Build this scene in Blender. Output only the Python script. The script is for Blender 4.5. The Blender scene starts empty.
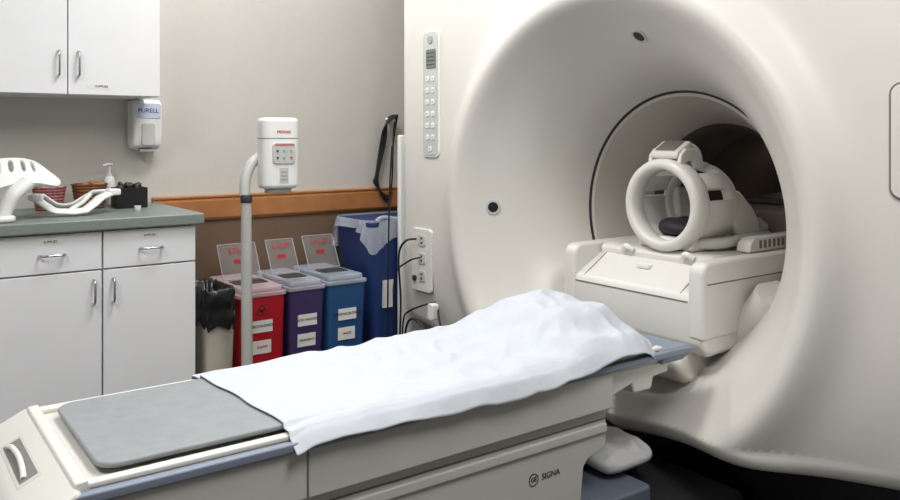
import bpy, bmesh, math
from mathutils import Vector, Matrix, noise

S = bpy.context.scene
COL = S.collection
WL = {}   # world location of each object made

# ------------------------------------------------------------------ materials
def lin(c):
    c = c/255.0
    return c/12.92 if c <= 0.04045 else ((c+0.055)/1.055)**2.4
def mat(name, rgb, rough=0.5, metal=0.0, nscale=6.0, namt=0.05, bump=0.0, bscale=60.0, alpha=1.0, coat=0.0, trans=0.0):
    m = bpy.data.materials.new(name); m.use_nodes = True
    nt = m.node_tree; b = nt.nodes['Principled BSDF']
    c = [lin(v) for v in rgb]
    tc = nt.nodes.new('ShaderNodeTexCoord')
    n = nt.nodes.new('ShaderNodeTexNoise'); n.inputs['Scale'].default_value = nscale
    n.inputs['Detail'].default_value = 4
    nt.links.new(tc.outputs['Object'], n.inputs['Vector'])
    r = nt.nodes.new('ShaderNodeValToRGB')
    r.color_ramp.elements[0].position = 0.3; r.color_ramp.elements[1].position = 0.7
    r.color_ramp.elements[0].color = (*[v*(1-namt) for v in c], 1)
    r.color_ramp.elements[1].color = (*[min(1, v*(1+namt)) for v in c], 1)
    nt.links.new(n.outputs['Fac'], r.inputs['Fac'])
    nt.links.new(r.outputs['Color'], b.inputs['Base Color'])
    b.inputs['Roughness'].default_value = rough
    b.inputs['Metallic'].default_value = metal
    b.inputs['Alpha'].default_value = alpha
    b.inputs['Coat Weight'].default_value = coat
    b.inputs['Transmission Weight'].default_value = trans
    if bump > 0:
        n2 = nt.nodes.new('ShaderNodeTexNoise'); n2.inputs['Scale'].default_value = bscale
        nt.links.new(tc.outputs['Object'], n2.inputs['Vector'])
        bp = nt.nodes.new('ShaderNodeBump'); bp.inputs['Strength'].default_value = bump
        bp.inputs['Distance'].default_value = 0.005
        nt.links.new(n2.outputs['Fac'], bp.inputs['Height'])
        nt.links.new(bp.outputs['Normal'], b.inputs['Normal'])
    return m

M = {}
M['wall'] = mat('wall_paint', (200, 197, 189), 0.8, bump=0.15, bscale=150, namt=0.02)
M['wainscot'] = mat('wainscot_paint', (112, 90, 72), 0.75, namt=0.05)
M['ceil'] = mat('ceiling_tile', (172, 172, 172), 0.9)
M['floor'] = mat('floor_vinyl', (70, 70, 74), 0.45, namt=0.1)
M['wood'] = mat('orange_wood', (172, 114, 66), 0.4, nscale=14, namt=0.12)
M['lam'] = mat('cabinet_laminate', (226, 226, 228), 0.45, namt=0.015)
M['gap'] = mat('dark_gap', (60, 58, 56), 0.8)
M['seam'] = mat('seam_shadow_gap', (120, 117, 110), 0.8)
M['steel'] = mat('brushed_steel', (190, 190, 192), 0.25, 1.0)
M['counter'] = mat('counter_laminate', (122, 131, 127), 0.4, nscale=90, namt=0.06)
M['gantry'] = mat('gantry_plastic', (214, 211, 204), 0.33, namt=0.012, nscale=2)
M['gantry2'] = mat('bore_liner_plastic', (190, 184, 174), 0.4, namt=0.02)
M['cream'] = mat('cream_plastic', (220, 218, 211), 0.32, namt=0.02)
M['table'] = mat('table_plastic', (209, 207, 200), 0.38, namt=0.02)
M['taupe'] = mat('taupe_plastic', (112, 104, 95), 0.45, namt=0.03)
M['bluegrey'] = mat('bluegrey_bumper', (128, 137, 154), 0.45, namt=0.04)
M['dockblue'] = mat('dock_cover_plastic', (104, 112, 128), 0.45, namt=0.04)
M['pad'] = mat('grey_vinyl_pad', (140, 144, 146), 0.5, nscale=25, namt=0.05, bump=0.1)
M['sheet'] = mat('white_cotton', (197, 201, 208), 0.9, namt=0.01, bump=0.3, bscale=45)
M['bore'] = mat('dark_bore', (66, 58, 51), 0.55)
M['black'] = mat('black_plastic', (20, 20, 22), 0.4)
M['dark'] = mat('charcoal_plastic', (48, 47, 50), 0.5)
M['white'] = mat('white_plastic', (230, 230, 227), 0.35, namt=0.01)
M['grey'] = mat('grey_plastic', (160, 160, 156), 0.45)
M['lgrey'] = mat('light_grey_plastic', (192, 192, 190), 0.45)
M['pole'] = mat('pole_grey_paint', (178, 178, 172), 0.4)
M['lcd'] = mat('lcd_screen', (112, 122, 112), 0.25)
M['red'] = mat('red_plastic', (180, 26, 38), 0.35)
M['redlid'] = mat('red_label', (205, 50, 50), 0.5)
M['purple'] = mat('purple_plastic', (64, 50, 96), 0.4)
M['blue'] = mat('blue_plastic', (38, 78, 124), 0.4)
M['dblue'] = mat('dark_blue_bin', (32, 56, 108), 0.45)
M['paper'] = mat('paper_label', (228, 226, 220), 0.7)
M['ink'] = mat('dark_ink', (40, 40, 46), 0.6)
M['inkblue'] = mat('blue_ink', (30, 45, 120), 0.6)
M['bluepaper'] = mat('pale_blue_label', (200, 208, 226), 0.6)
M['clear'] = mat('clear_plastic', (200, 203, 208), 0.12, alpha=0.10)
M['lidblue'] = mat('translucent_blue_lid', (190, 200, 214), 0.3, alpha=0.5)
M['lidpurple'] = mat('translucent_purple_lid', (196, 196, 208), 0.3, alpha=0.5)
M['lidred'] = mat('translucent_red_lid', (222, 196, 200), 0.3, alpha=0.55)
M['bag'] = mat('black_bag', (18, 18, 20), 0.3, bump=0.6, bscale=25)
M['liner'] = mat('clear_liner', (206, 214, 226), 0.25, alpha=0.5, bump=0.7, bscale=30)
M['bagwhite'] = mat('bin_cream', (182, 177, 162), 0.5)
M['wicker'] = mat('brown_wicker', (120, 76, 46), 0.7, nscale=60, namt=0.4, bump=1.0, bscale=80)
M['wickerpink'] = mat('pink_wicker', (150, 92, 88), 0.7, nscale=60, namt=0.4, bump=1.0, bscale=80)
M['amber'] = mat('amber_wrapper', (176, 110, 60), 0.5, nscale=80, namt=0.3)
M['pinkc'] = mat('pink_wrapper', (206, 150, 150), 0.5, nscale=80, namt=0.3)
M['glove'] = mat('dark_cushion', (30, 29, 38), 0.7)
M['cable'] = mat('black_cable', (22, 22, 24), 0.5)
M['pillow'] = mat('pillow_cover', (204, 204, 206), 0.7, bump=0.5, bscale=24)

# ------------------------------------------------------------------ helpers
def register(o, parent, label, cat, kind, group=None, desc=None):
    COL.objects.link(o)
    if label: o['label'] = label
    if cat: o['category'] = cat
    if kind: o['kind'] = kind
    if group: o['group'] = group
    return o

def thing(name, loc, label, cat, group=None, kind=None):
    o = bpy.data.objects.new(name, None); o.location = loc
    o.empty_display_size = 0.05
    WL[o.name] = Vector(loc)
    return register(o, None, label, cat, kind, group)

def fin(name, bm, m, parent=None, label=None, cat=None, kind=None, group=None, smooth=True, bevel=0.0, seg=2, angle=40, weld=False):
    if weld: bmesh.ops.remove_doubles(bm, verts=bm.verts, dist=1e-5)
    bmesh.ops.recalc_face_normals(bm, faces=bm.faces)
    xs = [v.co for v in bm.verts]
    lo = Vector((min(c.x for c in xs), min(c.y for c in xs), min(c.z for c in xs)))
    hi = Vector((max(c.x for c in xs), max(c.y for c in xs), max(c.z for c in xs)))
    org = Vector(((lo.x+hi.x)/2, (lo.y+hi.y)/2, lo.z))
    bmesh.ops.translate(bm, verts=bm.verts, vec=-org)
    me = bpy.data.meshes.new(name); bm.to_mesh(me); bm.free()
    ms = m if isinstance(m, (list, tuple)) else [m]
    for k in ms: me.materials.append(M[k] if isinstance(k, str) else k)
    o = bpy.data.objects.new(name, me)
    WL[o.name] = org
    if parent is not None:
        o.parent = parent; o.location = org - WL[parent.name]
    else:
        o.location = org
    register(o, parent, label, cat, kind, group)
    if bevel > 0:
        md = o.modifiers.new('bevel', 'BEVEL'); md.width = bevel; md.segments = seg
        md.limit_method = 'ANGLE'; md.angle_limit = math.radians(35)
    if smooth:
        me.shade_smooth()
        if bevel == 0:
            me.set_sharp_from_angle(angle=math.radians(angle))
        else:
            w = o.modifiers.new('wn', 'WEIGHTED_NORMAL'); w.keep_sharp = True
    return o

def addbox(bm, x0, x1, y0, y1, z0, z1):
    vs = [bm.verts.new((x, y, z)) for x in (x0, x1) for y in (y0, y1) for z in (z0, z1)]
    for f in ((0,1,3,2),(4,6,7,5),(0,4,5,1),(2,3,7,6),(0,2,6,4),(1,5,7,3)):
        bm.faces.new([vs[i] for i in f])
    return vs

def box(name, x0, x1, y0, y1, z0, z1, m, bevel=0.003, **k):
    bm = bmesh.new(); addbox(bm, x0, x1, y0, y1, z0, z1)
    return fin(name, bm, m, bevel=bevel, **k)

def prism_bm(bm, poly, axis, lo, hi):
    def P(a, b, t):
        if axis == 'y': return (a, t, b)      # poly in X,Z
        if axis == 'x': return (t, a, b)      # poly in Y,Z
        return (a, b, t)                      # poly in X,Y
    A = [bm.verts.new(P(a, b, lo)) for a, b in poly]
    B = [bm.verts.new(P(a, b, hi)) for a, b in poly]
    n = len(poly)
    bm.faces.new(A); bm.faces.new(B[::-1])
    for i in range(n): bm.faces.new((A[i], A[(i+1) % n], B[(i+1) % n], B[i]))

def prism(name, poly, axis, lo, hi, m, bevel=0.003, **k):
    bm = bmesh.new(); prism_bm(bm, poly, axis, lo, hi)
    return fin(name, bm, m, bevel=bevel, **k)

def rrect(a0, a1, b0, b1, r, n=5):
    P = []
    for cx, cy, s in ((a1-r, b1-r, 0), (a0+r, b1-r, 90), (a0+r, b0+r, 180), (a1-r, b0+r, 270)):
        for i in range(n+1):
            t = math.radians(s+90*i/n); P.append((cx+r*math.cos(t), cy+r*math.sin(t)))
    return P

def smoothpath(pts, n=6):
    pts = [Vector(p) for p in pts]
    if len(pts) < 3: return pts
    out = []
    for i in range(len(pts)-1):
        p0 = pts[max(i-1, 0)]; p1 = pts[i]; p2 = pts[i+1]; p3 = pts[min(i+2, len(pts)-1)]
        for j in range(n):
            t = j/n
            out.append(0.5*((2*p1)+(-p0+p2)*t+(2*p0-5*p1+4*p2-p3)*t*t+(-p0+3*p1-3*p2+p3)*t**3))
    out.append(pts[-1]); return out

def sweep_bm(bm, pts, r, n=10, sm=6, flat=1.0):
    P = smoothpath(pts, sm)
    rr = r if callable(r) else (lambda t: r)
    up = None; rings = []
    for i, p in enumerate(P):
        d = (P[min(i+1, len(P)-1)]-P[max(i-1, 0)]).normalized()
        if up is None:
            up = Vector((0, 0, 1)) if abs(d.z) < 0.9 else Vector((0, 1, 0))
        a = (up - d*up.dot(d)).normalized(); up = a; b = d.cross(a)
        q = rr(i/(len(P)-1))
        rings.append([bm.verts.new(p+a*q*math.cos(2*math.pi*k/n)+b*q*flat*math.sin(2*math.pi*k/n)) for k in range(n)])
    for i in range(len(rings)-1):
        for k in range(n):
            bm.faces.new((rings[i][k], rings[i][(k+1) % n], rings[i+1][(k+1) % n], rings[i+1][k]))
    bm.faces.new(rings[0]); bm.faces.new(rings[-1][::-1])

def sweep(name, pts, r, m, n=10, sm=6, flat=1.0, **k):
    bm = bmesh.new(); sweep_bm(bm, pts, r, n, sm, flat)
    return fin(name, bm, m, **k)

def lathe_bm(bm, prof, org, axis='z', n=32, closed=False):
    org = Vector(org); rings = []
    for r, h in prof:
        ring = []
        for k in range(n):
            a = 2*math.pi*k/n; c, s = r*math.cos(a), r*math.sin(a)
            v = {'z': (c, s, h), 'x': (h, c, s), 'y': (c, h, s)}[axis]
            ring.append(bm.verts.new(org+Vector(v)))
        rings.append(ring)
    L = len(rings)
    for i in range(L if closed else L-1):
        for k in range(n):
            bm.faces.new((rings[i][k], rings[i][(k+1) % n], rings[(i+1) % L][(k+1) % n], rings[(i+1) % L][k]))
    if not closed:
        if prof[0][0] > 1e-4: bm.faces.new(rings[0])
        if prof[-1][0] > 1e-4: bm.faces.new(rings[-1][::-1])

def lathe(name, prof, org, m, axis='z', n=32, closed=False, **k):
    bm = bmesh.new(); lathe_bm(bm, prof, org, axis, n, closed)
    return fin(name, bm, m, weld=True, **k)

def arcshell(name, prof, org, a0, a1, m, n=32, **k):
    """part of a ring around the X axis, from angle a0 to a1 (degrees), closed profile"""
    bm = bmesh.new(); org = Vector(org); rings = []
    for i in range(n+1):
        a = math.radians(a0+(a1-a0)*i/n)
        rings.append([bm.verts.new(org+Vector((h, r*math.cos(a), r*math.sin(a)))) for r, h in prof])
    L = len(prof)
    for i in range(n):
        for j in range(L):
            bm.faces.new((rings[i][j], rings[i][(j+1) % L], rings[i+1][(j+1) % L], rings[i+1][j]))
    bm.faces.new(rings[0]); bm.faces.new(rings[-1][::-1])
    return fin(name, bm, m, **k)

def text(name, s, size, loc, m, face='-y', parent=None, center=True, label=None, tilt=0):
    cu = bpy.data.curves.new(name, 'FONT'); cu.body = s; cu.size = size; cu.extrude = 0.0006
    if center: cu.align_x = 'CENTER'; cu.align_y = 'CENTER'
    t = bpy.data.objects.new('tmp', cu); COL.objects.link(t)
    bpy.context.view_layer.update()
    dg = bpy.context.evaluated_depsgraph_get()
    me = bpy.data.meshes.new_from_object(t.evaluated_get(dg))
    bpy.data.objects.remove(t)
    R = Matrix.Rotation(math.radians(90), 4, 'X')
    if face == '-x': R = Matrix.Rotation(math.radians(-90), 4, 'Z') @ R
    if tilt: R = R @ Matrix.Rotation(tilt, 4, 'Z')
    me.transform(Matrix.Translation(loc) @ R)
    bm = bmesh.new(); bm.from_mesh(me); bpy.data.meshes.remove(me)
    return fin(name, bm, m, parent=parent, smooth=False, label=label)

# ------------------------------------------------------------------ room
YW = 3.66
box('wall_back', -2.0, 5.0, YW, YW+0.1, 0, 2.7, 'wall', 0, kind='structure')
box('wall_left', -2.1, -2.0, -2.5, YW+0.1, 0, 2.7, 'wall', 0, kind='structure')
box('wall_right', 5.0, 5.1, -2.5, YW+0.1, 0, 2.7, 'wall', 0, kind='structure')
box('wall_front', -2.0, 5.0, -2.6, -2.5, 0, 2.7, 'wall', 0, kind='structure')
box('floor', -2.1, 5.1, -2.6, YW+0.1, -0.1, 0, 'floor', 0, kind='structure')
box('ceiling', -2.1, 5.1, -2.6, YW+0.1, 2.7, 2.8, 'ceil', 0, kind='structure')
prism('trim_1', [(YW, .855), (YW-.018, .858), (YW-.03, .872), (YW-.03, .95), (YW-.022, .958), (YW-.03, .964), (YW-.03, .972), (YW, .974)],
      'x', 1.04, 5.0, 'wood', 0.002, kind='structure')
box('trim_2', 1.04, 5.0, YW-.008, YW, .08, .855, 'wainscot', 0, kind='structure')
box('baseboard_back', 1.04, 5.0, YW-.014, YW, 0, .08, 'dark', 0.002, kind='structure')

# ------------------------------------------------------------------ cabinets
XC = 1.037
def handle_v(parent, x, yf, z0, z1):
    sweep('handle', [(x, yf, z0), (x, yf-.022, z0+.006), (x, yf-.026, (z0+z1)/2), (x, yf-.022, z1-.006), (x, yf, z1)], 0.0045, 'steel', parent=parent, label='curved steel bar handle')
def handle_h(parent, z, yf, x0, x1):
    sweep('handle', [(x0, yf, z), (x0+.006, yf-.022, z), ((x0+x1)/2, yf-.026, z), (x1-.006, yf-.022, z), (x1, yf, z)], 0.0045, 'steel', parent=parent, label='curved steel bar handle')

yu = 3.34
c = thing('wall_cabinet', (.64, 3.5, 1.404), 'white laminate wall cabinet with steel bar handles over the counter', 'cabinet')
box('cabinet_body', .295, .985, yu+.02, YW, 1.404, 2.2, 'lam', 0.002, parent=c)
for x0, x1, hx in ((.297, .637, .606), (.641, .983, .676)):
    d = box('door', x0, x1, yu, yu+.019, 1.406, 2.198, 'lam', 0.002, parent=c)
    handle_v(d, hx, yu, 1.475, 1.57)
    if x0 > .6:
        box('paper_label', .71, .81, yu-.001, yu+.001, 1.430, 1.448, 'paper', 0, parent=d)
        text('lettering', 'SUPPLIES', .012, (.76, yu-.0015, 1.439), 'ink', parent=d)
c = thing('wall_cabinet', (-.05, 3.5, 1.404), 'white laminate wall cabinet with steel bar handles over the counter', 'cabinet')
box('cabinet_body', -.4, .292, yu+.02, YW, 1.404, 2.2, 'lam', 0.002, parent=c)
for x0, x1, hx in ((-.398, -.056, -.09), (-.052, .290, -.02)):
    d = box('door', x0, x1, yu, yu+.019, 1.406, 2.198, 'lam', 0.002, parent=c)
    handle_v(d, hx, yu, 1.475, 1.57)

yl = 3.06
def base_cab(x0, x1, flip):
    c = thing('base_cabinet', ((x0+x1)/2, 3.35, 0), 'white laminate base cabinet with a drawer over a door', 'cabinet')
    box('cabinet_body', x0+.001, x1-.001, yl+.02, YW, .1, .91, 'lam', 0.002, parent=c)
    box('toe_kick', x0+.001, x1-.001, yl+.08, YW, 0, .1, 'dark', 0, parent=c)
    w = box('drawer', x0+.003, x1-.003, yl, yl+.019, .772, .905, 'lam', 0.002, parent=c)
    xm = (x0+x1)/2
    handle_h(w, .835, yl, xm-.04, xm+.04)
    box('paper_label', xm-.04, xm+.03, yl-.0015, yl, .872, .890, 'paper', 0, parent=w)
    text('lettering', 'SUPPLIES', .011, (xm-.005, yl-.002, .881), 'ink', parent=w)
    d = box('door', x0+.003, x1-.003, yl, yl+.019, .105, .766, 'lam', 0.002, parent=c)
    hx = x1-.03 if flip else x0+.035
    handle_v(d, hx, yl, .65, .735)
base_cab(.70, XC, False)
base_cab(.37, .70, True)
base_cab(.04, .37, False)
base_cab(-.29, .04, True)
box('countertop', -.5, 1.062, 3.035, YW, .911, .952, 'counter', 0.006, seg=3, label='grey-green laminate countertop on the white cabinets', cat='countertop')

# dispenser
c = thing('sanitizer_dispenser', (.99, 3.6, 1.186), 'white and grey hand sanitizer dispenser on the wall', 'soap dispenser')
prism('dispenser_body', [(YW, 1.20), (3.60, 1.186), (3.56, 1.20), (3.548, 1.25), (3.548, 1.38), (3.57, 1.402), (YW, 1.402)], 'x', .935, 1.055, 'white', 0.012, seg=3, parent=c)
prism('refill_window', rrect(.968, 1.024, 1.205, 1.30, .012), 'y', 3.543, 3.552, 'lgrey', 0.003, parent=c)
prism('brand_label', rrect(.942, 1.048, 1.322, 1.386, .01), 'y', 3.5445, 3.549, 'bluepaper', 0.001, parent=c)
text('lettering', 'PURELL', .026, (.995, 3.5437, 1.354), 'inkblue', parent=c)
box('push_bar', .965, 1.025, 3.56, 3.60, 1.176, 1.19, 'grey', 0.004, parent=c)

# ------------------------------------------------------------------ counter items
def basket(x, y, r, h, m, label, mc, lab2):
    z0 = .952
    c = thing('basket', (x, y, z0), label, 'basket')
    prof = [(r*.78, 0)]
    for k in range(7):
        t0 = k/7; rr = r*(.80+.20*t0)
        prof += [(rr, h*(t0+.01)), (rr+.0035, h*(t0+.07)), (rr+.001, h*(t0+.13))]
    prof += [(r*1.05, h+.002), (r*1.06, h+.008), (r*.96, h+.006), (r*.85, h*.5), (r*.7, .01), (0.0, .01)]
    lathe('basket_body', prof, (x, y, z0), m, parent=c)
    bm = bmesh.new()
    for k in range(14):
        a = k*2.4; q = r*.7*math.sqrt(k/14)
        mt = Matrix.Translation((x+q*math.cos(a), y+q*math.sin(a), z0+h-.002+.006*(k % 3))) @ Matrix.Rotation(k, 4, 'Z') @ Matrix.Rotation(.5, 4, 'X') @ Matrix.Diagonal((.018, .012, .007, 1))
        bmesh.ops.create_icosphere(bm, subdivisions=2, radius=1, matrix=mt)
    fin('candy_pile', bm, mc, label=lab2, cat='candy', kind='stuff')
basket(.755, 3.52, .066, .092, 'wicker', 'brown wicker basket filled with wrapped sweets on the counter', 'amber', 'amber wrapped sweets heaped in the brown basket')
basket(.605, 3.52, .06, .085, 'wickerpink', 'reddish woven basket filled with small items', 'pinkc', 'pink wrapped sweets heaped in the reddish basket')

c = thing('pump_bottle', (.85, 3.595, .952), 'white pump bottle standing behind the baskets', 'bottle')
lathe('bottle_body', [(.020, 0), (.023, .005), (.023, .10), (.019, .118), (.010, .125), (.010, .135)], (.85, 3.595, .952), 'white', parent=c)
bm = bmesh.new(); sweep_bm(bm, [(.85, 3.595, 1.087), (.85, 3.595, 1.125)], .004); sweep_bm(bm, [(.86, 3.595, 1.124), (.845, 3.59, 1.127), (.82, 3.585, 1.121)], .006)
fin('pump_head', bm, 'white', parent=c)

c = thing('storage_box', (.90, 3.47, .952), 'black plastic box full of loose supplies on the counter', 'box')
bm = bmesh.new()
x0, x1, y0, y1, z0, z1 = .835, .955, 3.41, 3.51, .953, 1.035
for b in ((x0, x1, y0, y0+.004, z0, z1), (x0, x1, y1-.004, y1, z0, z1), (x0, x0+.004, y0+.004, y1-.004, z0, z1), (x1-.004, x1, y0+.004, y1-.004, z0, z1), (x0+.004, x1-.004, y0+.004, y1-.004, z0, z0+.004)):
    addbox(bm, *b)
fin('box_body', bm, 'black', bevel=.001, parent=c)
bm = bmesh.new()
for k in range(9):
    mt = Matrix.Translation((.85+.011*k, 3.435+.025*(k % 3), 1.035+.008*(k % 2))) @ Matrix.Rotation(k*1.3, 4, 'Y') @ Matrix.Diagonal((.018, .018, .011, 1))
    bmesh.ops.create_icosphere(bm, subdivisions=2, radius=1, matrix=mt)
fin('supply_pile', bm, 'dark', parent=c, label='dark crumpled contents')
lathe('specimen_cup', [(.010, 0), (.012, .003), (.013, .02), (.011, .02), (.010, .005), (0, .005)], (.88, 3.28, .952), 'white', label='tiny white plastic cup on the counter', cat='cup')

# white receiver coil: broad curved paddle with oval slots
c = thing('surface_coil', (.43, 3.2, .952), 'white curved scanner coil paddle with oval slots on the counter', 'scanner coil')
path = smoothpath([(.26, 0, 1.070), (.33, 0, 1.105), (.40, 0, 1.128), (.47, 0, 1.132), (.52, 0, 1.122), (.558, 0, 1.102)], 22)
NU, NV = len(path)-1, 60
bm = bmesh.new(); grid = []
for i, p in enumerate(path):
    t = i/NU; row = []
    w = .068
    if t > .76: w *= math.sqrt(max(.03, 1-((t-.76)/.245)**2))
    for j in range(NV+1):
        v = j/NV*2-1
        row.append(bm.verts.new((p.x-.02*v, 3.18+w*.72*v, p.z+w*.62*v-.012*v*v)))
    grid.append(row)
slots = [.14, .25, .36, .47, .58, .69]
for i in range(NU):
    for j in range(NV):
        t = (i+.5)/NU; v = (j+.5)/NV*2-1
        if any(((t-st-.06*v)/.020)**2+((v-.20)/.50)**4 < 1 for st in slots): continue
        bm.faces.new((grid[i][j], grid[i+1][j], grid[i+1][j+1], grid[i][j+1]))
for v in [v for v in bm.verts if not v.link_faces]: bm.verts.remove(v)
o = fin('coil_paddle', bm, 'white', parent=c, angle=180)
md = o.modifiers.new('solid', 'SOLIDIFY'); md.thickness = .016; md.offset = 0
md = o.modifiers.new('sub', 'SUBSURF'); md.levels = 1; md.render_levels = 1
sweep('coil_leg', [(.47, 3.135, 1.085), (.43, 3.12, 1.05), (.408, 3.12, 1.01), (.395, 3.12, .972)], lambda t: .026-.006*t, 'white', n=14, flat=1.5, parent=c)
prism('coil_foot', rrect(.34, .43, 3.075, 3.16, .03), 'z', .953, .975, 'white', 0.009, seg=3, parent=c)

c = thing('strap_coil', (.64, 3.3, .952), 'white flat-armed plastic coil frame resting on the counter', 'scanner coil')
sweep('front_arm', [(.515, 3.27, 1.020), (.565, 3.22, .977), (.60, 3.205, .970), (.67, 3.205, .970), (.735, 3.25, 1.012), (.79, 3.29, 1.028)], .0115, 'white', n=12, sm=2, flat=1.8, parent=c)
sweep('rear_arm', [(.515, 3.275, 1.020), (.55, 3.33, 1.022), (.60, 3.345, .985), (.66, 3.345, .985), (.73, 3.33, 1.03), (.79, 3.295, 1.028)], .009, 'white', n=12, sm=2, flat=1.6, parent=c)
prism('coil_end_plate', rrect(.765, .815, 3.26, 3.325, .012), 'z', 1.018, 1.042, 'white', 0.006, seg=3, parent=c)
prism('coil_end_plate', rrect(.495, .54, 3.235, 3.305, .012), 'z', 1.010, 1.034, 'white', 0.006, seg=3, parent=c)
sweep('coil_strut', [(.62, 3.21, .974), (.675, 3.27, .994), (.715, 3.325, 1.02)], .009, 'white', sm=1, parent=c)

# ------------------------------------------------------------------ pole monitor
c = thing('injector_stand', (1.17, 2.9, 0), 'tall grey pole on the floor carrying a white boxed control head', 'medical stand')
lathe('stand_base', [(.15, 0), (.15, .02), (.05, .04), (.03, .05)], (1.175, 2.9, 0), 'lgrey', parent=c)
sweep('pole', [(1.178, 2.9, .04), (1.176, 2.9, .4), (1.173, 2.9, .8), (1.173, 2.9, 1.0)], lambda t: .022-.003*t, 'pole', n=16, parent=c)
lathe('collar', [(.020, 0), (.022, .003), (.022, .027), (.020, .03)], (1.173, 2.9, .995), 'dark', parent=c)
sweep('neck', [(1.173, 2.915, 1.02), (1.178, 2.925, 1.07), (1.194, 2.935, 1.115), (1.222, 2.945, 1.15), (1.265, 2.955, 1.17)], .020, 'pole', n=16, parent=c)
h = prism('control_head', rrect(1.228, 1.376, 2.85, 2.955, .038, 8), 'z', 1.045, 1.316, 'white', 0.016, seg=4, parent=c)
prism('head_cap_seam', rrect(1.2275, 1.3765, 2.8495, 2.9555, .038, 8), 'z', 1.236, 1.239, 'seam', 0, parent=h)
prism('bottom_foot', rrect(1.25, 1.35, 2.87, 2.93, .02), 'z', 1.028, 1.05, 'grey', 0.004, parent=c)
text('lettering', 'MEDRAD', .014, (1.302, 2.849, 1.262), 'redlid', parent=h)
prism('display_panel', rrect(1.256, 1.348, 1.14, 1.222, .015), 'y', 2.845, 2.862, 'lgrey', 0.003, parent=c)
box('red_line', 1.262, 1.342, 2.843, 2.846, 1.212, 1.215, 'redlid', 0, parent=c)
for i in range(6):
    lathe('indicator', [(.004, 0), (.004, .003), (0, .003)], (1.274+.028*(i % 3), 2.842, 1.190-.026*(i//3)), ['dark', 'grey', 'grey', 'dark', 'grey', 'redlid'][i], axis='y', n=12, parent=c)
box('paper_label', 1.285, 1.320, 2.8485, 2.852, 1.068, 1.125, 'lgrey', 0, parent=c)
for k in range(3): box('label_line', 1.289, 1.316, 2.8478, 2.8486, 1.078+.014*k, 1.083+.014*k, 'grey', 0, parent=c)

# ------------------------------------------------------------------ bins
def sharps(x0, x1, col, label, warn, zt=.60, ytop=3.2, lid='lidblue'):
    y0, y1 = ytop, 3.6
    c = thing('sharps_container', ((x0+x1)/2, 3.4, 0), label, 'waste container', group='medical waste containers')
    bm = bmesh.new()
    r = .018
    A = rrect(x0+.012, x1-.012, y0+.02, y1-.02, r); B = rrect(x0, x1, y0, y1, r)
    va = [bm.verts.new((a, b, 0)) for a, b in A]; vb = [bm.verts.new((a, b, zt-.04)) for a, b in B]
    n = len(A); bm.faces.new(va); bm.faces.new(vb)
    for i in range(n): bm.faces.new((va[i], va[(i+1) % n], vb[(i+1) % n], vb[i]))
    fin('container_body', bm, col, parent=c)
    prism('container_rim', rrect(x0-.006, x1+.006, y0-.008, y1+.004, r), 'z', zt-.035, zt-.018, lid, 0.004, parent=c)
    prism('container_lid', rrect(x0+.008, x1-.008, y0+.006, y1-.010, r), 'z', zt-.0179, zt+.005, lid, 0.008, seg=3, parent=c)
    prism('drop_opening', rrect(x0+.03, x1-.03, y0+.10, 3.41, r), 'z', zt+.0045, zt+.0065, 'dark', 0.0, parent=c)
    FY, FZ, DY, DZ = 3.43, zt+.008, .080, .145
    def fl(t): return FY+DY*t
    prism('clear_flap', [(FY, FZ), (FY+.005, FZ), (FY+DY+.005, FZ+DZ), (FY+DY, FZ+DZ)], 'x', x0+.022, x1-.014, 'clear', 0.001, parent=c)
    bm = bmesh.new()
    for xx in (x0+.020, x1-.012):
        sweep_bm(bm, [(xx, fl(0), FZ), (xx, fl(1), FZ+DZ)], .0022, 8)
    for t in (0, 1):
        sweep_bm(bm, [(x0+.020, fl(t), FZ+DZ*t), (x1-.012, fl(t), FZ+DZ*t)], .0022, 8)
    fin('flap_rim', bm, 'grey', parent=c)
    xm = (x0+x1)/2
    text('lettering', 'STOP', .038, (xm, fl(.80)-.014, FZ+DZ*.80), 'redlid', parent=c)
    box('warning_sticker', xm-.020, xm+.020, fl(.5)-.006, fl(.5)-.003, FZ+DZ*.44, FZ+DZ*.56, 'redlid', 0, parent=c)
    box('front_label', xm-.045, xm+.045, y0+.0005, y0+.006, .42, .47, 'paper', 0, parent=c)
    text('lettering', warn[0], .016, (xm, y0-.0002, .447), 'ink', parent=c)
    box('front_label', xm-.045, xm+.04, y0+.004, y0+.0075, .33, .385, 'paper', 0, parent=c)
    text('lettering', warn[1], .014, (xm, y0+.003, .358), 'ink' if col != 'red' else 'redlid', parent=c)
    if col == 'red':
        bm = bmesh.new()
        for a in (90, 210, 330):
            t = math.radians(a)
            lathe_bm(bm, [(.013, -.001), (.013, .001), (.009, .001), (.009, -.001)], (xm-.003+.012*math.cos(t), y0+.001, .51+.012*math.sin(t)), 'y', 20, True)
        fin('biohazard_symbol', bm, 'ink', parent=c)
        box('side_label', x0-.0045, x0-.003, 3.385, 3.475, .40, .47, 'paper', 0, parent=c)
    for k in range(3):
        if col == 'red' and k == 1: continue
        box('side_rib', x0-.004, x0+.002, 3.27+.11*k, 3.285+.11*k, .1, zt-.05, col, 0.002, parent=c)
sharps(1.262, 1.470, 'red', 'red plastic sharps container with clear flap lid', ('BIOHAZARD', 'SHARPS'), .605, lid='lidred')
sharps(1.490, 1.657, 'purple', 'dark purple plastic waste container with clear flap lid', ('NON HAZARD', 'PHARMACY'), .61, lid='lidpurple')
sharps(1.675, 1.866, 'blue', 'blue plastic waste container with clear flap lid', ('PHARMACEUTICAL', 'WASTE'), .615)

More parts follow.
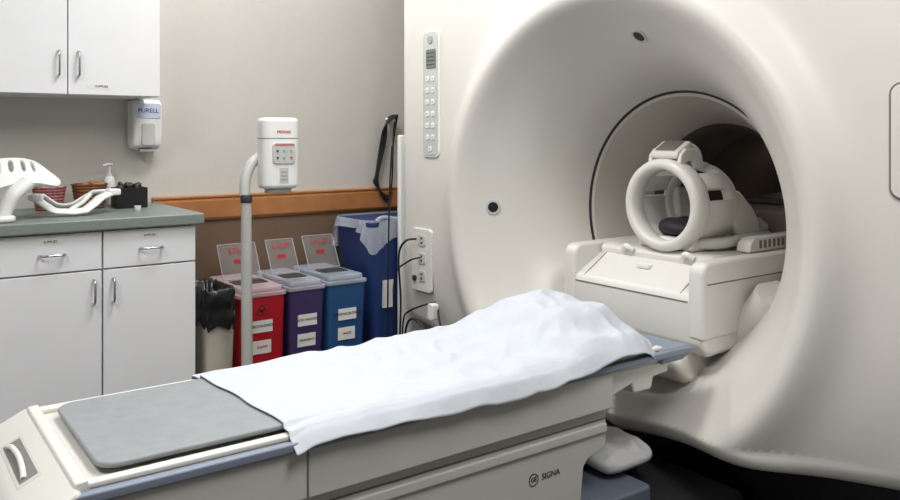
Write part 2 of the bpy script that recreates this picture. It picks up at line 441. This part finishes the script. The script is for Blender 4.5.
c = thing('waste_basket', (1.13, 3.2, 0), 'cream waste basket lined with a black bag beside the cabinet', 'trash can')
bm = bmesh.new()
A = rrect(1.085, 1.18, 3.08, 3.32, .02); B = rrect(1.077, 1.195, 3.06, 3.34, .02)
va = [bm.verts.new((a, b, 0)) for a, b in A]; vb = [bm.verts.new((a, b, .56)) for a, b in B]
bm.faces.new(va)
for i in range(len(A)): bm.faces.new((va[i], va[(i+1) % len(A)], vb[(i+1) % len(A)], vb[i]))
fin('basket_body', bm, 'bagwhite', parent=c)
bm = bmesh.new(); rings = []
NB = 72
for j in range(17):
    t = j/16; rg = []
    for i in range(NB):
        a = 2*math.pi*i/NB; f = lambda v: math.copysign(abs(v)**.45, v)
        if t < .6:
            q = t/.6; sc = 1.03; z = .50+.145*q+(1-q)*.045*noise.noise(Vector((i*.35, 0, 5)))
        else:
            q = (t-.6)/.4; sc = 1.03-.55*q; z = .645+.012*math.sin(q*3.1)-.07*q*q
        w = .010*noise.noise(Vector((math.cos(a)*4, math.sin(a)*4, z*22)))
        x = 1.136+(.064*sc+w)*f(math.cos(a)); y = 3.2+(.148*sc+w)*f(math.sin(a))
        rg.append(bm.verts.new((max(1.068, x), y, z+.014*noise.noise(Vector((math.cos(a)*5, math.sin(a)*5, 1))))))
    rings.append(rg)
for j in range(16):
    for i in range(NB):
        bm.faces.new((rings[j][i], rings[j][(i+1) % NB], rings[j+1][(i+1) % NB], rings[j+1][i]))
bm.faces.new(rings[-1])
fin('bag_liner', bm, 'bag', parent=c, angle=180)

c = thing('recycling_bin', (2.13, 3.44, 0), 'tall dark blue plastic bin with a clear liner bag', 'trash can')
bm = bmesh.new()
A = rrect(1.97, 2.30, 3.30, 3.58, .04); B = rrect(1.925, 2.34, 3.262, 3.615, .04)
va = [bm.verts.new((a, b, 0)) for a, b in A]; vb = [bm.verts.new((a, b, .83)) for a, b in B]
bm.faces.new(va)
for i in range(len(A)): bm.faces.new((va[i], va[(i+1) % len(A)], vb[(i+1) % len(A)], vb[i]))
fin('bin_body', bm, 'dblue', parent=c)
prism('bin_rim', rrect(1.917, 2.35, 3.256, 3.62, .045), 'z', .815, .84, 'dblue', 0.006, parent=c)
bm = bmesh.new(); rings = []
NB = 96
for j in range(9):
    t = j/8; rg = []
    for i in range(NB):
        a = 2*math.pi*i/NB; f = lambda v: math.copysign(abs(v)**.35, v)
        wob = .5+.5*math.sin(i*.9+3*math.sin(i*.37))
        rg.append(bm.verts.new((2.133+(.222+.004*j*wob)*f(math.cos(a)), 3.438+(.186+.002*j*wob)*f(math.sin(a)), .848-(.10+.06*math.sin(i*.21+1))*t)))
    rings.append(rg)
for j in range(8):
    for i in range(NB):
        bm.faces.new((rings[j][i], rings[j][(i+1) % NB], rings[j+1][(i+1) % NB], rings[j+1][i]))
fin('bag_liner', bm, 'liner', parent=c)
sweep('liner_fold', [(1.95, 3.255, .845), (1.99, 3.255, .862), (2.07, 3.26, .852), (2.14, 3.27, .862), (2.2, 3.29, .845)], .009, 'liner', parent=c)
box('front_label', 2.0, 2.06, 3.268, 3.283, .43, .56, 'paper', 0, parent=c)

# ------------------------------------------------------------------ black cables on wall hook
c = thing('cable_bundle', (2.2, 3.6, .9), 'black coiled cables hanging from a wall hook', 'cable')
lathe('hook', [(.012, 0), (.012, .06), (.018, .065), (0, .07)], (2.27, YW-.07, 1.33), 'steel', axis='y', n=12, parent=c)
for k in range(4):
    d = .010*k
    sweep('cable_loop', [(2.28, 3.61-.01*k, 1.355), (2.235-d, 3.61-.01*k, 1.33-d), (2.225-d, 3.61, 1.22), (2.18-d*.5, 3.61, 1.05), (2.185-d, 3.61, .97+d), (2.235, 3.61, .90+d), (2.262, 3.61, 1.0), (2.27, 3.61, 1.2), (2.28, 3.61-.01*k, 1.355)], .0045, 'cable', n=8, parent=c)

# ------------------------------------------------------------------ MRI scanner
XF, YC, ZC = 2.05, 1.93, 0.95
G = thing('mri_scanner', (3.0, YC, 0), 'large cream MRI scanner gantry with a flared round bore', 'mri scanner')
RF, RT, DT = .86, .466, .435
RO = 1.02
def depth(r):
    s = max(0, (RF-r)/(RF-RT))
    d = DT*(s**2.0*.75+.25*s**5)
    lip = -.056*math.exp(-((r-.785)/(.082 if r > .785 else .080))**2)
    return d+lip
HY, ZT = 1.275, 2.4
def bound(ca, sa, m):
    b = 1e9
    if abs(ca) > 1e-6: b = min(b, (HY-m)/abs(ca))
    if sa > 1e-6: b = min(b, (ZT-m-ZC)/sa)
    if sa < -1e-6:
        # lower edge rises gently away from the centre: z = .215 + .14*|dy|
        b = min(b, (ZC-.215-m)/(-sa+.14*abs(ca)))
    return b
def xbase(y, z, r):
    w = max(0, min(1, (r-.80)/.30)); w = w*w*(3-2*w)
    q = max(0, (.75-z)/.45)
    return XF+w*.05*q*q
NA = 240
bm = bmesh.new(); rings = []
rad = [RT+(RO-RT)*(i/62) for i in range(63)]
mr = .06
for r in rad:
    rg = []
    for k in range(NA):
        a = 2*math.pi*k/NA; ca, sa = math.cos(a), math.sin(a)
        q = min(r, bound(ca, sa, mr))
        y, z = YC+q*ca, ZC+q*sa
        rg.append(bm.verts.new((xbase(y, z, q)+depth(q), y, z)))
    rings.append(rg)
for j in range(1, 15):
    t = j/14; rg = []
    for k in range(NA):
        a = 2*math.pi*k/NA; ca, sa = math.cos(a), math.sin(a)
        b = bound(ca, sa, mr); r0 = min(rad[-1], b)
        q = r0+(b-r0)*t; y, z = YC+q*ca, ZC+q*sa
        rg.append(bm.verts.new((xbase(y, z, q)+depth(q), y, z)))
    rings.append(rg)
for j in range(1, 9):
    t = j/8*math.pi/2; rg = []
    for k in range(NA):
        a = 2*math.pi*k/NA; ca, sa = math.cos(a), math.sin(a)
        q0 = bound(ca, sa, mr); q = bound(ca, sa, mr*(1-math.sin(t)))
        y0, z0 = YC+q0*ca, ZC+q0*sa
        rg.append(bm.verts.new((xbase(y0, z0, q0)+depth(q0)+mr*(1-math.cos(t)), YC+q*ca, ZC+q*sa)))
    rings.append(rg)
rg = []
for k in range(NA):
    a = 2*math.pi*k/NA; ca, sa = math.cos(a), math.sin(a); q = bound(ca, sa, 0)
    rg.append(bm.verts.new((3.9, YC+q*ca, ZC+q*sa)))
rings.append(rg)
for j in range(len(rings)-1):
    for k in range(NA):
        bm.faces.new((rings[j][k], rings[j][(k+1) % NA], rings[j+1][(k+1) % NA], rings[j+1][k]))
bmesh.ops.remove_doubles(bm, verts=bm.verts, dist=1e-6)
fin('gantry_shell', bm, 'gantry', parent=G, angle=60)
XT = XF+DT
lathe('throat_gap', [(RT+.004, XT-.006), (RT-.004, XT+.0), (RT-.010, XT+.004), (RT-.010, XT+.03), (RT+.004, XT+.03)], (0, YC, ZC), 'black', axis='x', n=96, closed=True, parent=G)
lathe('bore_liner', [(RT-.008, XT+.002), (RT-.02, XT+.006), (.405, XT+.10), (.36, XT+.21), (.345, XT+.27), (.352, XT+.27), (RT-.008, XT+.03)], (0, YC, ZC), 'gantry2', axis='x', n=96, closed=True, parent=G)
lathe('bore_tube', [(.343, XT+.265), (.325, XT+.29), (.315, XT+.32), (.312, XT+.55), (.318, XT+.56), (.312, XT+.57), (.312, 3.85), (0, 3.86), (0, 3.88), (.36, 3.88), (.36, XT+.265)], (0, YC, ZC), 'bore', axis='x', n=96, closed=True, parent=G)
sup = [(.56, 2.40)]
for i in range(13):
    t = math.radians(90*i/12)
    sup.append((.404+.075*(1-math.sin(t)), 2.46-.085*math.cos(t)))
sup += [(.404, 2.56), (.56, 2.56)]
arcshell('lower_support', sup, (0, YC, ZC), 210, 330, 'gantry', n=80, angle=80, parent=G)
box('pedestal', 2.30, 3.8, .95, 2.9, 0, .30, 'black', 0.01, parent=G)
box('side_cover', 2.06, 2.30, 3.215, 3.243, 0.02, 1.25, 'white', 0.008, parent=G)

# laser ports
def port(a, r):
    y, z = YC+r*math.cos(a), ZC+r*math.sin(a); e = .01
    x = XF+depth(r); slope = (depth(r+e)-depth(r-e))/(2*e)
    nrm = Vector((-1, slope*math.cos(a), slope*math.sin(a))).normalized()
    q = Vector((-1, 0, 0)).rotation_difference(nrm).to_matrix().to_4x4()
    mt = Matrix.Translation(Vector((x, y, z))+nrm*.002) @ q
    for nm, prof, m in (('port_bezel', [(.022, .004), (.03, .004), (.03, -.003), (.022, -.003)], 'lgrey'), ('laser_port', [(.021, .004), (.021, -.001), (0, -.001)], 'black')):
        bm = bmesh.new(); lathe_bm(bm, prof, (0, 0, 0), 'x', 24, closed=(nm == 'port_bezel'))
        bmesh.ops.transform(bm, matrix=mt, verts=bm.verts)
        fin(nm, bm, m, parent=G, weld=True)
port(0.0, .668); port(math.radians(98), .645)

# control panel on face
cp = prism('control_panel', rrect(2.872, 3.003, 1.15, 1.718, .03), 'x', XF-.008, XF+.005, 'white', 0.004, parent=G)
prism('panel_recess', rrect(2.880, 2.995, 1.160, 1.708, .025), 'x', XF-.0105, XF-.007, 'lgrey', 0.001, parent=cp)
prism('display', rrect(2.892, 2.965, 1.545, 1.63, .008), 'x', XF-.014, XF-.010, 'lcd', 0.002, parent=cp)
for k in range(4): box('display_line', XF-.0145, XF-.0138, 2.899, 2.958, 1.56+.017*k, 1.564+.017*k, 'ink', 0, parent=cp)
lathe('speaker_knob', [(.018, -.010), (.018, -.015), (0, -.015)], (XF, 2.935, 1.672), 'grey', axis='x', n=20, parent=cp)
for r_ in range(7):
    for cc in range(2):
        if r_ == 6 and cc: continue
        yy = 2.957-.042*cc-(.021 if r_ == 6 else 0); zz = 1.50-.052*r_
        prism('button', rrect(yy-.012, yy+.012, zz-.012, zz+.012, .007), 'x', XF-.0135, XF-.010, 'white', 0.0015, parent=cp)
        box('button_mark', XF-.0142, XF-.0134, yy-.004, yy+.004, zz-.003, zz+.003, 'grey', 0, parent=cp)
# right panel
prism('side_panel', rrect(.80, .965, 1.09, 1.38, .03), 'x', XF-.003, XF+.005, 'seam', 0.001, parent=G)
prism('side_panel_recess', rrect(.806, .959, 1.096, 1.374, .025), 'x', XF-.006, XF-.002, 'gantry', 0.002, parent=G)
# outlet plate
op = prism('outlet_panel', rrect(2.93, 3.085, .545, .828, .018), 'x', XF-.010, XF+.004, 'cream', 0.004, parent=G)
for k in range(3):
    zz = .775-.080*k
    prism('socket', rrect(2.975, 3.025, zz-.025, zz+.025, .010), 'x', XF-.014, XF-.009, 'lgrey', 0.002, parent=op)
    for s in (-.010, .010):
        lathe('socket_hole', [(.0055, -.0138), (.0055, -.0152), (0, -.0152)], (XF, 3.0, zz+s), 'black', axis='x', n=12, parent=op)
lathe('button', [(.013, -.010), (.013, -.019), (0, -.019)], (XF, 3.055, .60), 'dark', axis='x', n=16, parent=op)

# hanging cables at gantry corner
c = thing('sensor_cables', (2.02, 3.0, 0), 'thin black cables plugged in and hanging beside the scanner outlet', 'cable')
for pts, r in (([(2.03, 3.03, .78), (1.99, 3.06, .77), (1.98, 3.10, .70), (1.99, 3.10, .5), (1.98, 3.09, .3), (1.98, 3.08, .01)], .005),
               ([(2.03, 3.0, .70), (1.99, 3.04, .68), (1.97, 3.12, .6), (1.98, 3.14, .35), (1.98, 3.13, .01)], .004),
               ([(2.03, 2.86, .50), (1.99, 2.80, .47), (1.98, 2.76, .40), (1.98, 2.80, .33), (1.98, 2.86, .36), (1.98, 2.92, .42), (1.98, 3.00, .43), (1.99, 3.06, .36), (1.98, 3.05, .2), (1.98, 3.04, .01)], .005),
               ([(2.03, 2.88, .52), (1.99, 2.93, .50), (1.98, 3.02, .46), (1.98, 3.06, .42), (1.98, 3.07, .30), (1.98, 3.06, .01)], .004),
               ([(2.0, 3.19, 1.2), (1.99, 3.195, 1.0), (1.98, 3.19, .7), (1.98, 3.195, .4), (1.98, 3.19, .01)], .004)):
    sweep('cable', pts, r, 'cable', n=8, parent=c)
prism('cable_plug', rrect(2.84, 2.88, .45, .52, .01), 'x', 1.985, 2.02, 'white', 0.004, parent=c)

# bridge inside the bore
BR = thing('patient_bridge', (2.6, YC, .54), 'cream plastic patient bridge block reaching into the bore', 'scanner bridge')
b0, b1 = YC-.318, YC+.318
prism('bridge_body', [(2.190, .575), (2.205, .540), (2.235, .522), (2.42, .530), (2.55, .575), (2.66, .66), (3.5, .70), (3.5, .80), (2.335, .80), (2.205, .728), (2.190, .712)], 'y', b0+.004, b1-.004, 'cream', 0.020, seg=4, parent=BR)
for ya, yb in ((b0, b0+.060), (b1-.060, b1)):
    prism('side_wall', [(2.187, .580), (2.187, .795), (2.200, .826), (2.228, .836), (2.85, .836), (2.85, .69), (2.64, .66), (2.5, .58)], 'y', ya, yb, 'cream', 0.014, seg=4, parent=BR)
prism('tray_panel', [(2.212, .727), (2.210, .731), (2.33, .804), (2.335, .798)], 'y', b0+.10, b1-.10, 'cream', 0.002, parent=BR)
prism('tray_seam', [(2.203, .722), (2.201, .7255), (2.334, .8055), (2.336, .799)], 'y', b0+.095, b0+.0995, 'seam', 0, parent=BR)
prism('tray_seam', [(2.203, .722), (2.201, .7255), (2.334, .8055), (2.336, .799)], 'y', b1-.0995, b1-.095, 'seam', 0, parent=BR)
box('front_seam', 2.1885, 2.192, b0+.062, b1-.062, .700, .7035, 'seam', 0, parent=BR)
prism('front_latch', rrect(YC-.03, YC+.03, .770, .786, .006), 'x', 2.268, 2.295, 'white', 0.003, parent=BR)
prism('side_seam', [(2.21, .762), (2.85, .762), (2.85, .766), (2.21, .766)], 'y', b0-.001, b0+.003, 'seam', 0, parent=BR)
prism('top_deck', [(2.322, .79), (2.322, .820), (2.345, .836), (3.4, .836), (3.4, .79)], 'y', YC-.25, YC+.25, 'cream', 0.006, parent=BR)
for s in (-.16, .11):
    sweep('latch_knob', [(2.322, YC+s-.022, .822), (2.308, YC+s, .836), (2.322, YC+s+.022, .822)], .011, 'white', parent=BR)
prism('docking_trough', [(2.16, .47), (2.22, .42), (2.40, .40), (2.7, .5), (2.7, .60), (2.45, .545), (2.18, .52)], 'y', YC-.24, YC+.24, 'gantry', 0.035, seg=4, parent=BR)

# head coil
yh = YC-.04
HC = thing('head_coil', (2.5, yh, .837), 'cream birdcage head coil with a mirror frame sitting on the bridge', 'scanner coil')
zc = .998
def ringprof(ro, ri, xa, xb, b=.010):
    return [(ro-b, xa), (ro-b*.3, xa+b*.3), (ro, xa+b), (ro, xb-b), (ro-b*.3, xb-b*.3), (ro-b, xb), (ri+b*.5, xb), (ri, xb-b*.5), (ri, xa+b*.5), (ri+b*.5, xa)]
lathe('front_ring', ringprof(.167, .128, 2.312, 2.392, .018), (0, yh, zc), 'cream', axis='x', n=72, closed=True, parent=HC, angle=60)
lathe('rear_ring', ringprof(.150, .124, 2.51, 2.58, .016), (0, yh, zc-.004), 'cream', axis='x', n=72, closed=True, parent=HC, angle=60)
arcshell('lower_shell', ringprof(.155, .132, 2.38, 2.54, .004), (0, yh, zc), 172, 368, 'cream', parent=HC)
for a0, a1 in ((18, 48), (72, 108), (132, 156)):
    arcshell('cage_bar', ringprof(.156, .131, 2.38, 2.54, .010), (0, yh, zc), a0, a1, 'cream', n=10, parent=HC)
for s in (-1, 1):
    ya, yb = sorted((yh+s*.098, yh+s*.140))
    prism('rear_shoulder', [(2.54, 1.060), (2.60, 1.045), (2.68, .985), (2.73, .925), (2.73, .87), (2.60, .87), (2.55, .93)], 'y', ya, yb, 'cream', 0.018, seg=4, parent=HC)
prism('coil_base', [(2.36, .8375), (2.35, .85), (2.37, .880), (2.80, .880), (2.82, .86), (2.82, .8375)], 'y', yh-.11, yh+.13, 'cream', 0.008, seg=3, parent=HC)
sweep('coil_base_arm', [(2.40, yh-.09, .861), (2.47, yh-.14, .863), (2.60, yh-.150, .87), (2.78, yh-.13, .868)], .02, 'cream', n=12, parent=HC)
prism('coil_housing', [(yh-.13, .881), (yh-.13, .91), (yh-.09, .935), (yh+.09, .935), (yh+.13, .91), (yh+.13, .881)], 'x', 2.62, 2.80, 'cream', 0.012, seg=3, parent=HC)
mf = prism('mirror_frame', [(2.335, 1.168), (2.350, 1.162), (2.420, 1.202), (2.425, 1.220), (2.410, 1.230), (2.338, 1.190)], 'y', yh-.062, yh+.062, 'cream', 0.008, seg=3, parent=HC)
prism('mirror', [(2.343, 1.1945), (2.345, 1.198), (2.403, 1.230), (2.404, 1.226)], 'y', yh-.042, yh+.042, 'taupe', 0.0, parent=mf)
for s in (-.074, .056):
    prism('mirror_bracket', [(2.335, 1.140), (2.345, 1.180), (2.37, 1.202), (2.42, 1.202), (2.455, 1.170), (2.455, 1.125), (2.42, 1.13), (2.41, 1.155), (2.38, 1.155), (2.37, 1.140)], 'y', yh+s, yh+s+.018, 'cream', 0.006, parent=HC)
sweep('mirror_arm', [(2.41, yh-.03, 1.208), (2.44, yh-.04, 1.208), (2.465, yh-.05, 1.185), (2.47, yh-.055, 1.135)], .013, 'cream', n=12, parent=HC)
bm = bmesh.new()
bmesh.ops.create_uvsphere(bm, u_segments=32, v_segments=16, radius=1)
for v in bm.verts:
    x, y, z = v.co
    v.co = Vector((2.45+.085*x, yh-.002+.095*y, .910+.036*z*(1+.3*y)+.008*noise.noise(Vector((x*2, y*2, z*2)))))
fin('head_cushion', bm, 'glove', label='dark fabric cushion lying inside the head coil', cat='cushion')
c = thing('coil_connector', (2.75, 1.67, .837), 'cream connector box with vent slots on the bridge beside the coil', 'connector box')
prism('connector_body', [(2.50, .8375), (2.51, .872), (2.54, .888), (2.83, .888), (2.84, .88), (2.84, .8375)], 'y', 1.650, 1.705, 'cream', 0.006, seg=3, parent=c)
for k in range(8):
    box('vent_slot', 2.56+.028*k, 2.573+.028*k, 1.648, 1.652, .85, .878, 'seam', 0, parent=c)
c = thing('bore_equipment', (3.05, YC, .837), 'taupe plastic connector housing standing inside the dark bore', 'connector box')
prism('housing_body', [(2.88, .8375), (2.88, .95), (2.91, .975), (3.3, .975), (3.3, .8375)], 'y', YC-.23, YC+.05, 'taupe', 0.012, seg=3, parent=c)
prism('housing_lid', [(2.90, .976), (2.90, 1.0), (3.2, 1.01), (3.2, .976)], 'y', YC-.18, YC+.0, 'dark', 0.006, parent=c)
for k in range(3):
    lathe('connector_socket', [(.014, -.004), (.014, .002), (0, .002)], (2.95+.07*k, YC-.231, .91), 'dark', axis='y', n=16, parent=c)

# ------------------------------------------------------------------ patient table
T = thing('patient_table', (1.2, 1.88, 0), 'cream wheeled MRI patient table with blue-grey edge bumpers', 'patient table')
y0, y1 = 1.60, 2.17
ym = (y0+y1)/2
prism('side_skirt', [(.32, .47), (.32, .562), (1.767, .562), (1.767, .455), (.9, .45), (.35, .45)], 'y', y0+.010, y1-.010, 'table', 0.006, parent=T)
prism('deck', [(.33, .55), (.33, .585), (2.06, .585), (2.08, .572), (2.06, .55)], 'y', y0+.02, y1-.02, 'table', 0.006, parent=T)
for ya, yb in ((y0-.004, y0+.018), (y1-.018, y1+.004)):
    prism('edge_bumper', [(.315, .565), (.315, .586), (2.08, .586), (2.12, .582), (2.12, .572), (2.08, .565)], 'y', ya, yb, 'bluegrey', 0.005, seg=3, parent=T)
prism('deck_rail', [(.34, .584), (.345, .597), (2.0, .597), (2.0, .584)], 'y', y0+.020, y0+.045, 'cream', 0.004, parent=T)
prism('deck_rail', [(.34, .584), (.345, .597), (2.0, .597), (2.0, .584)], 'y', y1-.05, y1-.020, 'cream', 0.004, parent=T)
prism('cradle_tip', [(1.98, .545), (1.98, .590), (2.10, .590), (2.13, .582), (2.13, .565), (2.08, .545)], 'y', y0+.006, y1-.01, 'bluegrey', 0.008, parent=T)
prism('lower_housing', [(.55, .20), (.55, .448), (1.764, .448), (1.764, .350), (1.755, .335), (1.69, .318), (1.672, .30), (1.66, .20)], 'y', y0+.035, y1-.035, 'table', 0.005, seg=3, parent=T)
prism('housing_band', [(.56, .42), (.56, .424), (1.76, .424), (1.76, .42)], 'y', y0+.033, y0+.06, 'seam', 0, parent=T)
prism('housing_step', [(.60, .385), (.60, .41), (1.758, .41), (1.758, .385)], 'y', y0+.026, y0+.06, 'table', 0.003, parent=T)
box('panel_seam', .790, .794, y0+.008, y0+.012, .455, .560, 'seam', 0, parent=T)
# end cover: sloping nose with grip recess
fe = prism('foot_cover', [(.22, .34), (.200, .38), (.196, .44), (.203, .50), (.218, .533), (.242, .555), (.30, .583), (.318, .592), (.333, .590), (.335, .55), (.335, .34)], 'y', y0-.004, y1+.004, 'table', 0.012, seg=4, parent=T)
prism('end_rim', [(.318, .58), (.322, .601), (.345, .603), (.352, .58)], 'y', y0+.02, y1-.02, 'cream', 0.004, parent=fe)
sl = lambda x: .555+(x-.242)*(.028/.058)
prism('grip_recess', [(.248, sl(.248)-.004), (.247, sl(.248)+.0006), (.291, sl(.291)+.0006), (.293, sl(.293)-.004)], 'y', ym-.12, ym+.14, 'lgrey', 0.0005, parent=fe)
prism('grip_slot', [(.254, sl(.254)-.004), (.253, sl(.254)+.0012), (.286, sl(.286)+.0012), (.288, sl(.288)-.004)], 'y', ym-.105, ym+.125, 'seam', 0.0003, parent=fe)
sweep('grip_handle', [(.262, ym-.09, sl(.262)+.001), (.265, ym-.06, sl(.265)+.008), (.268, ym+.01, sl(.268)+.009), (.265, ym+.08, sl(.265)+.008), (.262, ym+.11, sl(.262)+.001)], .006, 'cream', n=12, parent=fe)
box('lift_column', .8, 1.45, ym-.18, ym+.18, .10, .205, 'dark', 0.01, parent=T)
box('wheel_base', .5, 1.6, ym-.22, ym+.22, .05, .10, 'lgrey', 0.01, parent=T)
for xx in (.58, 1.5):
    for yy in (ym-.19, ym+.19):
        lathe('caster', [(.035, -.015), (.04, -.01), (.04, .01), (.035, .015)], (xx, yy, .04), 'black', axis='y', n=20, parent=T)
lathe('round_logo', [(.017, 0), (.017, -.002), (.0155, -.002), (.0155, 0)], (1.478, y0+.035, .312), 'ink', axis='y', n=28, closed=True, parent=T)
text('lettering', 'GE', .0175, (1.478, y0+.034, .312), 'ink', parent=T)
text('lettering', 'SIGNA', .0235, (1.542, y0+.034, .312), 'ink', parent=T)
prism('docking_bracket', [(1.77, .475), (1.77, .55), (2.04, .55), (2.04, .51), (1.97, .505), (1.96, .47), (1.88, .47), (1.87, .50)], 'y', y0+.03, y0+.2, 'cream', 0.008, parent=T)
prism('docking_arm', [(1.767, .49), (1.767, .548), (2.10, .548), (2.08, .52), (1.8, .49)], 'y', y0+.22, y1-.06, 'dark', 0.006, parent=T)
# pad
prism('table_pad', rrect(.372, 1.9, 1.656, 2.100, .045, 6), 'z', .598, .610, 'pad', 0.005, seg=3, label='grey vinyl mattress pad on the patient table', cat='mattress pad')

# sheet
def soft(v): return v*v*(3-2*v)
def crease(v, k=.008):
    q = noise.noise(v); return .35-math.sqrt(q*q+k)
bm = bmesh.new(); NX, NY = 340, 170
sx0, sx1 = .76, 1.995
def sheet_pt(u, v):
    x = sx0+(sx1-sx0)*u; y = 1.580+(2.185-1.580)*v
    n1 = noise.noise(Vector((x*3.1, y*4.0, 1.3))); n2 = noise.noise(Vector((x*7, y*4+x*5, 4.2))); n3 = noise.noise(Vector((x*16+y*7, y*14, 7.7)))
    f1 = crease(Vector((x*2.6+y*2.0, y*7-x*4.5, 2.0)))
    f2 = crease(Vector((x*3.4-y*5, y*5+x*7, 6.0)))
    f3 = crease(Vector((x*7+y*6, y*11-x*9, 11.0)))
    base = .616
    bx = (x-1.815)/.205; by = (y-1.90)/.26
    env = math.exp(-(abs(bx)**2.6))*math.exp(-(abs(by)**2.6))
    bump = .116*env
    low = .014*math.exp(-((x-1.35)/.25)**2)*math.exp(-(abs(y-1.9)/.24)**3)
    wr = .42+.58*soft(min(1, max(0, (x-1.0)/.6)))
    edge = soft(min(1, max(0, (y-1.60)/.10)))*(1-.6*soft(min(1, max(0, (x-1.90)/.07))))
    z = base+bump+low+.005*n1+wr*(.30+.70*edge)*(.040*f1+.032*f2+.018*f3-.014)+.002*n3
    ea = max(0, (1.640-y)/.06); eb = max(0, (y-2.13)/.055)
    z -= (min(ea, 1.1)**1.5+eb**1.5)*.030
    z -= .016*math.exp(-((x-sx0)/.03)**2)
    z -= .02*math.exp(-((x-sx1)/.05)**2)
    if ea > .6: z -= (ea-.6)*.032*(.9+.8*math.sin(x*6.0-.2)+1.0*n2)
    xo = .02*noise.noise(Vector((y*6, 3, 9)))*(1-u)**2-.045*v*(1-u)**3
    yy = y
    if u > .84:
        q = (u-.84)/.16; yy = y+(1.74-y)*0.40*q*q*v+.020*q*q*(1-v)
    # rounded outer corners at the head end
    cx = max(0, (u-.90)/.10)
    xo -= .05*cx*(max(0, abs(v-.5)*2-.55)/.45)**2
    floorz = .611 if (1.650 < y < 2.11 and x < 1.91) else .600
    if ea <= .4 and eb <= .5:
        lo_ = floorz+.003; z = lo_+(math.sqrt((z-lo_)**2+.00003)+(z-lo_))/2
    return (x+xo, yy+.003*n2, z)
g = [[bm.verts.new(sheet_pt(i/NX, j/NY)) for j in range(NY+1)] for i in range(NX+1)]
for i in range(NX):
    for j in range(NY): bm.faces.new((g[i][j], g[i+1][j], g[i+1][j+1], g[i][j+1]))
sh = fin('bed_sheet', bm, 'sheet', label='crumpled white cotton sheet spread over the patient table', cat='sheet', angle=180)
md = sh.modifiers.new('solid', 'SOLIDIFY'); md.thickness = .002; md.offset = 1

# loose items around dock
c = thing('head_rest', (2.07, 2.0, .59), 'small white plastic head rest by the end of the sheet', 'head rest')
sweep('rest_wing', [(2.05, 2.12, .602), (2.06, 2.06, .625), (2.08, 1.98, .63), (2.09, 1.90, .605)], .010, 'white', parent=c, flat=2)
sweep('rest_wing', [(2.06, 2.08, .605), (2.07, 2.10, .64), (2.05, 2.12, .675)], .008, 'white', parent=c)
c = thing('docking_unit', (2.0, 1.8, 0), 'charcoal docking unit with blue-grey cover under the table end', 'floor unit')
box('unit_body', 1.70, 2.25, 1.50, 2.1, 0, .13, 'dark', 0.02, seg=3, parent=c)
prism('unit_cover', rrect(1.68, 1.93, 1.60, 1.80, .02), 'z', .131, .195, 'dockblue', 0.01, seg=3, parent=c)
box('unit_ledge', 1.84, 2.10, 1.80, 2.06, .131, .195, 'dark', 0.01, parent=c)
bm = bmesh.new()
bmesh.ops.create_uvsphere(bm, u_segments=140, v_segments=80, radius=1)
for v in bm.verts:
    x, y, z = v.co
    f = lambda q, p: math.copysign(abs(q)**p, q)
    X = .120*f(x, .5); Y = .130*f(y, .5)
    edge = min(1, max(abs(X)/.120, abs(Y)/.130))
    zz = .236+.040*f(z, .7)*(1-.45*edge**3)
    if z > 0: zz += (.030*(crease(Vector((X*12+Y*5, Y*11, 3)), .004)-.15)+.010*noise.noise(Vector((X*26, Y*20, 0))))*z
    v.co = Vector((1.95+X+.15*Y, 1.80+Y, zz))
fin('pillow', bm, 'pillow', label='small flat grey-white pillow lying under the table end', cat='pillow', angle=180)

# ------------------------------------------------------------------ lights
def area(name, loc, sx, sy, power, col=(1, .995, .985), rot=(0, 0, 0)):
    l = bpy.data.lights.new(name, 'AREA'); l.shape = 'RECTANGLE'; l.size = sx; l.size_y = sy
    l.energy = power; l.color = col
    o = bpy.data.objects.new(name, l); o.location = loc; o.rotation_euler = rot; COL.objects.link(o)
area('ceiling_light', (1.15, 2.3, 2.66), .6, .6, 29)
area('added_rim_fill', (1.35, 3.60, 2.30), 1.5, .12, 16, rot=(math.radians(-50), 0, 0))  # added strip out of view, gives the funnel rim its highlight
area('ceiling_light', (1.3, .3, 2.66), .6, 1.0, 34)
area('ceiling_light', (-.6, 1.4, 2.66), .6, 1.2, 40)
pl = bpy.data.lights.new('added_bore_fill', 'POINT'); pl.energy = .6; pl.shadow_soft_size = .05; pl.color = (1, .92, .82)  # unseen fill added to brighten the inside of the bore
o = bpy.data.objects.new('added_bore_fill', pl); o.location = (3.45, YC+.05, 1.17); COL.objects.link(o)
w = bpy.data.worlds.new('world'); S.world = w; w.use_nodes = True
w.node_tree.nodes['Background'].inputs[0].default_value = (.8, .85, .9, 1)
w.node_tree.nodes['Background'].inputs[1].default_value = 0.3

# ------------------------------------------------------------------ camera
cam = bpy.data.cameras.new('camera'); cam.sensor_width = 36; cam.lens = 806/900*36
cam.shift_y = -(250-135)/900.0
cam.clip_start = .02
o = bpy.data.objects.new('camera', cam); o.location = (0, 0, 1.25)
o.rotation_euler = (math.radians(90), 0, -math.radians(36.2))
COL.objects.link(o); S.camera = o
S.view_settings.view_transform = 'Standard'
